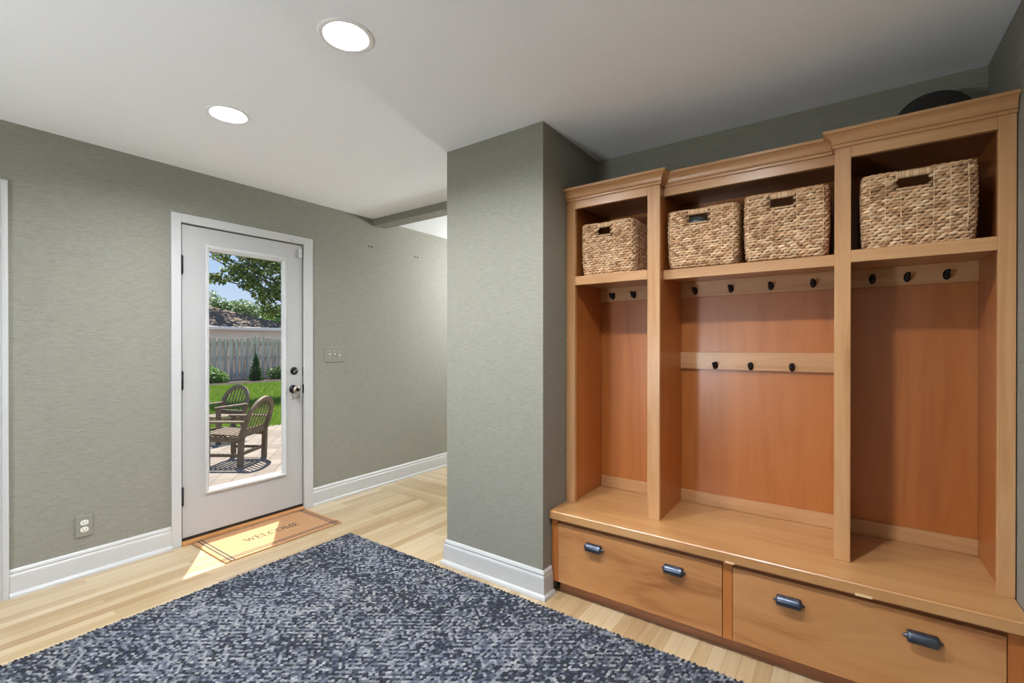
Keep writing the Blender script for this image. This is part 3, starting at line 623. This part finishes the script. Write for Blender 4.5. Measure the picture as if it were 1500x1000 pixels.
# ------------------------------------------------------------------ door mat with lettering
MX0, MX1, MY0, MY1 = -3.455, -2.977, 1.262, 2.045; MZ = .010
dm = thing('door_mat', 'tan coir welcome mat with dark striped border inside the door', 'door mat', ((MX0+MX1)/2, (MY0+MY1)/2, 0))
m = MB(); m.box(MX0, MX1, MY0, MY1, .0006, MZ, .002); m.build('coir_pile', M['coir'], dm)
m = MB(); lz = MZ+.0008
for y in (MY0+.030, MY0+.052, MY1-.030, MY1-.052): m.box(MX0, MX1, y-.004, y+.004, MZ-.001, lz)
for x in (MX0+.018, MX1-.030, MX1-.052): m.box(x-.004, x+.004, MY0, MY1, MZ-.001, lz)
m.build('border_stripes', M['border'], dm)
def letters(word, fn, hgt, gap):
    m = MB(); u = 0; sw = .11
    def bar(p, q, w): # stroke between two points
        p = Vector((p[0], p[1], 0)); q = Vector((q[0], q[1], 0)); d = (q-p).normalized(); n = Vector((-d.y, d.x, 0))*w/2
        m.prism([((a.x)*hgt+u, a.y*hgt) for a in (p-n, q-n, q+n, p+n)], 0, .0009, fn)
    def serif(x, y, w=.26): bar((x-w/2, y), (x+w/2, y), .05)
    def arc(cx, cy, rx, ry, a0, a1, k=18):
        pts = [(cx+rx*math.cos(a), cy+ry*math.sin(a)) for a in np.linspace(a0, a1, k)]
        for i, (p, q) in enumerate(zip(pts, pts[1:])):
            th = .05+.09*abs(math.cos((a0+(a1-a0)*(i+.5)/k))); bar(p, q, th)
    W_ = {'W': 1.15, 'E': .66, 'L': .64, 'C': .82, 'O': .9, 'M': 1.05}
    for ch in word:
        if ch == 'W':
            bar((.08, .97), (.34, 0), .13); bar((.34, 0), (.57, .85), .06); bar((.57, .85), (.80, 0), .13); bar((.80, 0), (1.06, .97), .06); serif(.08, .97); serif(1.06, .97)
        elif ch == 'E':
            bar((.14, 0), (.14, 1), .13); bar((.0, .025), (.60, .025), .05); bar((.0, .975), (.58, .975), .05); bar((.14, .52), (.44, .52), .05); bar((.58, 0), (.62, .2), .06); bar((.56, 1), (.58, .82), .06); bar((.44, .42), (.44, .62), .05)
        elif ch == 'L':
            bar((.14, 0), (.14, 1), .13); bar((.0, .025), (.58, .025), .05); serif(.14, .975, .28); bar((.56, 0), (.60, .24), .06)
        elif ch == 'C': arc(.42, .5, .36, .48, .7, 2*PI-.7); bar((.70, .78), (.70, 1), .06)
        elif ch == 'O': arc(.45, .5, .38, .48, 0, 2*PI, 28)
        elif ch == 'M':
            bar((.14, 0), (.16, 1), .06); bar((.16, 1), (.52, .05), .13); bar((.52, .05), (.86, 1), .06); bar((.88, 0), (.86, 1), .13); serif(.14, .025); serif(.88, .025); serif(.10, .975, .2); serif(.92, .975, .2)
        u += (W_[ch])*hgt+gap
    return m, u-gap
lh = .060
mm, tot = letters('WELCOME', lambda u, v, d: (-3.178-v, 1.475+u, MZ+d), lh, (.372-lh*(1.15+.66*2+.64+.82+.9+1.05))/6)
mm.build('lettering', M['border'], dm)

# ------------------------------------------------------------------ woven rug
RX0, RX1, RY0, RY1 = -2.752, .30, -1.10, 1.962
rg = thing('area_rug', 'large navy and grey chunky woven wool rug on the floor', 'rug', ((RX0+RX1)/2, (RY0+RY1)/2, 0))
m = MB(); m.box(RX0+.004, RX1-.004, RY0+.004, RY1-.004, .0005, .006); m.build('backing', M['rug_base'], rg)
px_, py_ = .0108, .0150
nx, ny = int((RX1-RX0)/px_), int((RY1-RY0)/py_)
I, J = np.meshgrid(np.arange(nx), np.arange(ny), indexing='ij'); I = I.ravel(); J = J.ravel(); n = len(I)
cx = RX0+(I+.5)*px_; cy = RY0+(J+.5+.5*(I % 2)-.25)*py_
ang = -.72+rng.normal(0, .16, n)
ln = .0112*(1+rng.normal(0, .12, n)); wd = .0056*(1+rng.normal(0, .12, n)); ht = .0110*(1+rng.normal(0, .12, n))
# each stitch: oval pillow, 8 base points and 2 top points
pa = np.array([[-1, 0], [-.6, -.85], [.6, -.85], [1, 0], [.6, .85], [-.6, .85]]); V = np.zeros((n, 8, 3))
ca, sa = np.cos(ang), np.sin(ang)       # long axis lies mostly along Y
def put(k, u, v, z):
    V[:, k, 0] = cx+(-sa)*u+ca*v; V[:, k, 1] = cy+ca*u+sa*v; V[:, k, 2] = z
for k, (u, v) in enumerate(pa): put(k, u*ln, v*wd, np.full(n, .003))
put(6, -.5*ln, 0*wd, ht+.002); put(7, .5*ln, 0*wd, ht+.002)
fc = np.array([[0, 1, 6], [1, 2, 7], [1, 7, 6], [2, 3, 7], [3, 4, 7], [4, 5, 6], [4, 6, 7], [5, 0, 6]])
F = (np.arange(n)[:, None, None]*8+fc[None]).reshape(-1, 3)
dark = np.array([lin(30, 33, 42), lin(44, 48, 62), lin(58, 62, 72), lin(38, 40, 44)]); pale = np.array([lin(108, 110, 118), lin(130, 132, 136), lin(150, 150, 150), lin(88, 92, 104)])
def soft(sc, sd):                                   # smooth value noise on the stitch grid
    g = np.random.default_rng(sd).random((int((RX1-RX0)/sc)+3, int((RY1-RY0)/sc)+3)); u = (cx-RX0)/sc; v = (cy-RY0)/sc; i = u.astype(int); j = v.astype(int); u = u-i; v = v-j
    u = u*u*(3-2*u); v = v*v*(3-2*v); return (g[i, j]*(1-u)+g[i+1, j]*u)*(1-v)+(g[i, j+1]*(1-u)+g[i+1, j+1]*u)*v
p_ = .54+(soft(.16, 1)-.5)*.45+(soft(.045, 2)-.5)*.4
even = ((J+I//2) % 2 == 0)
isl = rng.random(n) < np.clip(np.where(even, p_*1.3, p_*.7), .04, .96)
tone = soft(.22, 3)[:, None]
col = np.where(isl[:, None], .86*pale[rng.integers(4, size=n)], dark[rng.integers(4, size=n)])*(1+rng.normal(0, .10, (n, 1)))
col = col*(np.array([[.97, .99, 1.06]])*tone+np.array([[1.01, 1.0, .97]])*(1-tone))
npmesh('yarn_loops', V.reshape(-1, 3), F, M['yarn'], rg, np.repeat(np.clip(col, 0, 1), 8, axis=0), smooth=True)

# ------------------------------------------------------------------ outside: ground, patio, lawn, bed
GP = -.30
m = MB(); m.box(-9.25, XO-.001, -3, 14, GP-.1, GP); st(m.build('patio', M['pavers']), 'beige concrete paver patio outside the back door', 'patio')
def gz(x): return GP+(-9.25-x)*.016 if x < -9.25 else GP
m = MB(); xs = [-9.25, -12, -15, -18.3]
m.quadset([p for x in xs for p in ((x, -10, gz(x)), (x, 34, gz(x)))], [(2*i, 2*i+1, 2*i+3, 2*i+2) for i in range(3)])
m.quadset([(-9.25, 14, GP), (20, 14, GP), (20, 34, GP), (-9.25, 34, GP), (-9.25, -10, GP), (20, -10, GP), (20, -3, GP), (-9.25, -3, GP), (XR+.6, -3, GP), (20, 14, GP), (XR+.6, 14, GP), (-9.25, -30, GP), (20, -30, GP)], [(0, 1, 2, 3), (4, 5, 6, 7), (8, 6, 9, 10), (11, 12, 5, 4)])
st(m.build('lawn', M['lawn'], fix=False), 'green lawn between the patio and the fence', 'lawn')
m = MB(); m.quadset([(-18.2, -10, gz(-18.2)-.01), (-18.2, 34, gz(-18.2)-.01), (-18.5, 34, gz(-19)+.05), (-18.5, -10, gz(-19)+.05), (-20.6, 34, gz(-19)+.04), (-20.6, -10, gz(-19)+.04), (-60, 70, -.1), (-60, -20, -.1)], [(0, 1, 2, 3), (3, 2, 4, 5), (5, 4, 6, 7)])
st(m.build('planting_bed', M['mulch'], fix=False), 'dark mulch planting bed along the fence', 'flower bed')
# grass blades within the visible wedge
n = 26000; gx = rng.uniform(-18.15, -9.2, n); f = (-gx)/1.0; gy = (-gx)*rng.uniform(.33, .60, n)
bw = .006+.004*rng.random(n)*(-gx/9); bh = .04+.05*rng.random(n); a = rng.uniform(0, PI, n); lx, ly = rng.normal(0, .02, n), rng.normal(0, .02, n); z = GP+(-9.25-gx)*.016
V = np.stack([np.stack([gx-np.cos(a)*bw, gy-np.sin(a)*bw, z], -1), np.stack([gx+np.cos(a)*bw, gy+np.sin(a)*bw, z], -1), np.stack([gx+lx, gy+ly, z+bh], -1)], 1)
tn = np.array(lin(122, 150, 42))*(.7+.6*rng.random((n, 1)))
o = npmesh('grass_blades', V.reshape(-1, 3), np.arange(3*n).reshape(n, 3), M['leaf'], None, np.repeat(tn, 3, axis=0)); tag(o, 'short green grass blades covering the lawn', 'grass', kind='stuff')

# fence: shadowbox boards, each panel with a gently dipping top
fx = -20.0; t = thing('board_fence', 'weathered grey shadowbox board fence behind the lawn', 'fence', (fx, 9, -.2))
m = MB(); y = 2.0; i = 0
while y < 20:
    c = ((y-7.3) % 2.4)/2.4; top = 1.66-.10*math.sin(PI*c); dx = .02 if i % 2 else -.03
    m.box(fx+dx-.009, fx+dx+.009, y, y+.14, -.16, top, .002); y += .105; i += 1
m.build('boards', M['fence'], t)
for z in (.1, .8, 1.35):
    m = MB(); m.box(fx-.02, fx+.01, 2, 20, z, z+.09); m.build('rail', M['fence'], t)
for y in np.arange(2.5, 20, 2.4):
    m = MB(); m.box(fx-.12, fx-.03, y-.045, y+.045, -.2, 1.78, .004); m.build('post', M['fence'], t)
# neighbour's garage
gx0 = -23.6
t = thing('garage', "neighbour's pale garage with brown hipped shingle roof behind the fence", 'building', (-27, 9, -.2))
m = MB(); m.box(gx0-8, gx0-.5, 3, 13.6, -.2, 2.05); m.build('wall', M['siding'], t)
m = MB(); e = [(gx0, 2.5, 2.16), (gx0, 14.1, 2.16), (gx0-8.5, 14.1, 2.16), (gx0-8.5, 2.5, 2.16), (gx0-4.25, 6.7, 3.62), (gx0-4.25, 9.9, 3.62)]
m.quadset(e+[(x, y, z-.06) for x, y, z in e[:4]], [(0, 1, 5, 4), (1, 2, 5), (2, 3, 4, 5), (3, 0, 4), (0, 3, 9, 6), (0, 6, 7, 1), (1, 7, 8, 2), (6, 9, 8, 7)]); m.build('roof', M['shingle'], t, fix=False)
m = MB(); m.box(gx0-.02, gx0+.10, 2.5, 14.1, 2.03, 2.17, .01); m.build('gutter', M['siding'], t)

# plants
def leaves(cen, rad, n, size, cols, seed, shell=.0, flat_=0):
    g = np.random.default_rng(seed); cen = np.asarray(cen, float).reshape(-1, 3); rad = np.asarray(rad, float).reshape(-1, 3)
    k = g.choice(len(cen), n, p=(rad.prod(1)**.67)/(rad.prod(1)**.67).sum()); d = g.normal(size=(n, 3)); d /= np.linalg.norm(d, axis=1)[:, None]; r = (shell+(1-shell)*g.random(n))**.5
    p = cen[k]+d*rad[k]*r[:, None]
    u = g.normal(size=(n, 3)); u /= np.linalg.norm(u, axis=1)[:, None]; w = np.cross(u, g.normal(size=(n, 3))); w /= np.linalg.norm(w, axis=1)[:, None]; s = size*(.6+.8*g.random(n))[:, None]
    V = np.stack([p-u*s, p-w*s*.45+u*s*.1, p+u*s, p+w*s*.45+u*s*.1], 1)
    c = np.array([lin(*q) for q in cols])[g.integers(len(cols), size=n)]*(.75+.5*g.random((n, 1)))
    return V.reshape(-1, 3), np.arange(4*n).reshape(n, 4), np.repeat(c, 4, axis=0)
def shrub(name, label, cat, base_, cen, rad, n, size, cols, seed, stem=True, group=None):
    t = thing(name, label, cat, base_, group); V, F, T = leaves(cen, rad, n, size, cols, seed); npmesh('foliage', V, F, M['leaf'], t, T)
    m = MB(); c = np.mean(np.asarray(cen, float).reshape(-1, 3), 0); m.tube([base_, ((base_[0]+c[0])/2+.02, (base_[1]+c[1])/2, (base_[2]+c[2])/2), tuple(c)], [.05, .04, .02], 7); m.build('stem', M['bark'], t); return t
GR = [(96, 132, 52), (120, 152, 66), (74, 108, 44), (140, 168, 84)]
DK = [(52, 82, 40), (70, 100, 50), (44, 68, 36), (86, 112, 58)]
shrub('leafy_shrub', 'bright leafy green shrub left of the cone evergreen by the fence', 'shrub', (-19.1, 7.55, -.1), [(-19.1, 7.55, .16), (-19.0, 7.85, .04)], [(.4, .45, .38), (.35, .35, .28)], 1500, .055, GR, 3)
shrub('leafy_shrub', 'dark leafy shrub at the right below the fence', 'shrub', (-19.1, 10.1, -.1), [(-19.1, 10.05, .12), (-19.0, 10.5, .2)], [(.35, .4, .3), (.4, .45, .36)], 1500, .05, DK+GR[:1], 4)
cz = np.linspace(0, 1, 9)
shrub('cone_evergreen', 'narrow cone shaped dwarf evergreen in front of the grey fence', 'shrub', (-19.0, 9.18, -.1), [(-19.0, 9.18, -.1+1.05*k) for k in cz], [(.02+.30*(1-k)**.8, .02+.30*(1-k)**.8, .12) for k in cz], 3200, .035, [(60, 92, 44), (80, 112, 54), (48, 76, 40)], 5)
def tree(name, label, base_, top, cen, rad, n, size, cols, seed, branches=()):
    t = thing(name, label, 'tree', base_, 'trees beyond the patio'); V, F, T = leaves(cen, rad, n, size, cols, seed); npmesh('crown', V, F, M['leaf'], t, T)
    b = Vector(base_); tp = Vector(top); h_ = (tp-b).length
    m = MB(); m.tube([b, b.lerp(tp, .4)+Vector((.1, .1, 0)), tp], [h_*.03, h_*.022, h_*.01], 9)
    for c in cen:
        st_ = b.lerp(tp, .55); m.tube([st_, st_.lerp(Vector(c), .5)+Vector((0, 0, .15)), c], [h_*.010, h_*.007, h_*.003], 6)
    m.build('trunk', M['bark'], t); return t
LF = [(104, 122, 48), (134, 148, 66), (80, 98, 42), (166, 172, 92), (62, 78, 36)]
cen = [(-14.0, 7.2, 3.75), (-14.2, 6.45, 3.45), (-13.8, 7.6, 3.05), (-14.3, 8.3, 3.6), (-14.0, 5.75, 3.12), (-14.2, 6.9, 4.6), (-14.3, 8.8, 2.7), (-13.9, 6.3, 4.3), (-14.0, 7.05, 2.75), (-14.1, 7.3, 2.35), (-13.9, 6.6, 3.05), (-14.1, 5.9, 3.75)]
tree('maple_tree', 'near leafy tree overhanging the top right of the yard view', (-14.6, 10.4, GP), (-14.4, 9.6, 4.2), cen,
     [(.8, .62, .5), (.6, .5, .36), (.6, .5, .45), (.8, .7, .7), (.35, .32, .16), (.9, .8, .6), (.6, .8, .6), (.5, .7, .3), (.45, .42, .3), (.4, .4, .25), (.4, .4, .25), (.3, .25, .12)], 8200, .062, LF, 21)
FAR = [(122, 142, 92), (144, 162, 108), (98, 120, 76), (160, 172, 128)]
tree('garden_tree', 'pale green distant tree above the left of the garage roof', (-36.5, 14.4, -.2), (-36.5, 14.4, 4.0), [(-36.5, 14.2, 3.7), (-36.5, 15.9, 3.3), (-36.5, 12.6, 4.2), (-36.2, 17.6, 3.1), (-36.4, 16.6, 3.9)], [(1.4, 1.5, 1.5), (1.4, 1.4, 1.2), (1.4, 1.5, 1.6), (1.4, 1.6, 1.3), (1.2, 1.1, .8)], 9000, .12, FAR, 22)
tree('garden_tree', 'dark green distant tree in front of the paler one behind the garage', (-34.2, 15.0, -.2), (-34.2, 15.0, 3.2), [(-34.2, 14.3, 3.5), (-34.2, 15.2, 2.8)], [(.6, .8, .75), (.7, .9, .9)], 2400, .10, DK, 23)
tree('garden_tree', 'yellow green bushy tree behind the right end of the garage roof', (-30.5, 16.4, -.2), (-30.5, 16.4, 3.0), [(-30.5, 16.2, 2.6), (-30.5, 17.6, 3.2), (-30.3, 15.4, 2.2)], [(1, 1.0, 1.3), (1, 1.3, 1.6), (.9, .9, 1.0)], 3600, .11, GR, 24)
tree('garden_tree', 'tall spreading tree shading the garage roof from behind', (-27.2, 15.6, -.2), (-27, 14.8, 6.6), [(-27, 12.9, 6.4), (-26.8, 14.2, 7.0), (-27, 11.4, 6.6), (-27.6, 10.2, 6.4), (-25.6, 11.2, 6.3), (-25.6, 13.2, 6.5), (-25.8, 9.6, 6.3)], [(1.2, .9, .5), (1.3, 1, .7), (1.1, .9, .5), (1.0, .8, .5), (.9, 1, .4), (.9, 1, .4), (.8, .8, .4)], 2700, .14, LF, 25)

# garden chairs: local frame x = right, y = forward, z up
def chair(name, label, loc, rz):
    t = thing(name, label, 'garden chair', (0, 0, 0), 'wooden patio armchairs')
    def P(nm, fn):
        m = MB(); fn(m); return m.build(nm, M['teak'], t)
    HW = .285
    for s in (-1, 1):
        P('leg', lambda m: (m.beam((s*HW, .0, 0), (s*HW, -.015, .42), .055, .06, (0, 1, 0)), m.beam((s*HW, -.015, .41), (s*HW, -.085, .60), .05, .055, (0, 1, 0))))
        P('leg', lambda m: m.beam((s*HW, .44, 0), (s*HW, .44, .575), .055, .055, (0, 1, 0)))
        P('armrest', lambda m: (m.beam((s*(HW+.01), -.09, .59), (s*(HW+.01), .50, .59), .075, .026, (0, 0, 1), .008)))
        P('side_rail', lambda m: (m.beam((s*HW, .02, .36), (s*HW, .42, .365), .03, .07), m.beam((s*HW, .02, .15), (s*HW, .42, .15), .026, .04)))
    bk = lambda z: -.015-(z-.42)*.36
    arch = [(HW*math.cos(a), bk(.60+.27*math.sin(a)), .60+.27*math.sin(a)) for a in np.linspace(0, PI, 25)]
    def af(m):
        fr_ = []
        for i, p in enumerate(arch):
            a = i*PI/24; o = Vector((math.cos(a), -.34*math.sin(a), .94*math.sin(a))).normalized(); fr_.append((o, Vector((0, .94, .34))))
        m.sweep(arch, [(-.032, -.016), (.032, -.016), (.032, .016), (-.032, .016)], False, fr_)
    P('back_frame', af)
    P('back_rail', lambda m: m.beam((-HW, bk(.43), .43), (HW, bk(.43), .43), .026, .10))
    for i in range(7):
        x = -.215+.43*i/6; zt = .60+.27*math.sqrt(1-(x/HW)**2)
        P('back_slat', lambda m: m.beam((x, bk(.44), .44), (x, bk(zt), zt), .024, .009, (0, 1, 0), .002))
    for i in range(8): P('seat_slat', lambda m: m.beam((-HW-.005, .0+.066*i, .402+.004*i), (HW+.005, .0+.066*i, .402+.004*i), .047, .018, (0, 0, 1), .004))
    P('front_rail', lambda m: m.beam((-HW, .44, .36), (HW, .44, .36), .028, .07)); P('stretcher', lambda m: m.beam((-HW, .01, .16), (HW, .01, .16), .026, .045))
    t.location = loc; t.rotation_euler = (0, 0, math.radians(rz)); return t
chair('garden_chair', 'weathered arched-back wooden armchair nearest the glazed door, seen from behind', (-6.60, 3.145, GP), 124.7)
chair('garden_chair', 'weathered arched-back wooden armchair farther out, facing the house', (-8.60, 3.73, GP), 195)
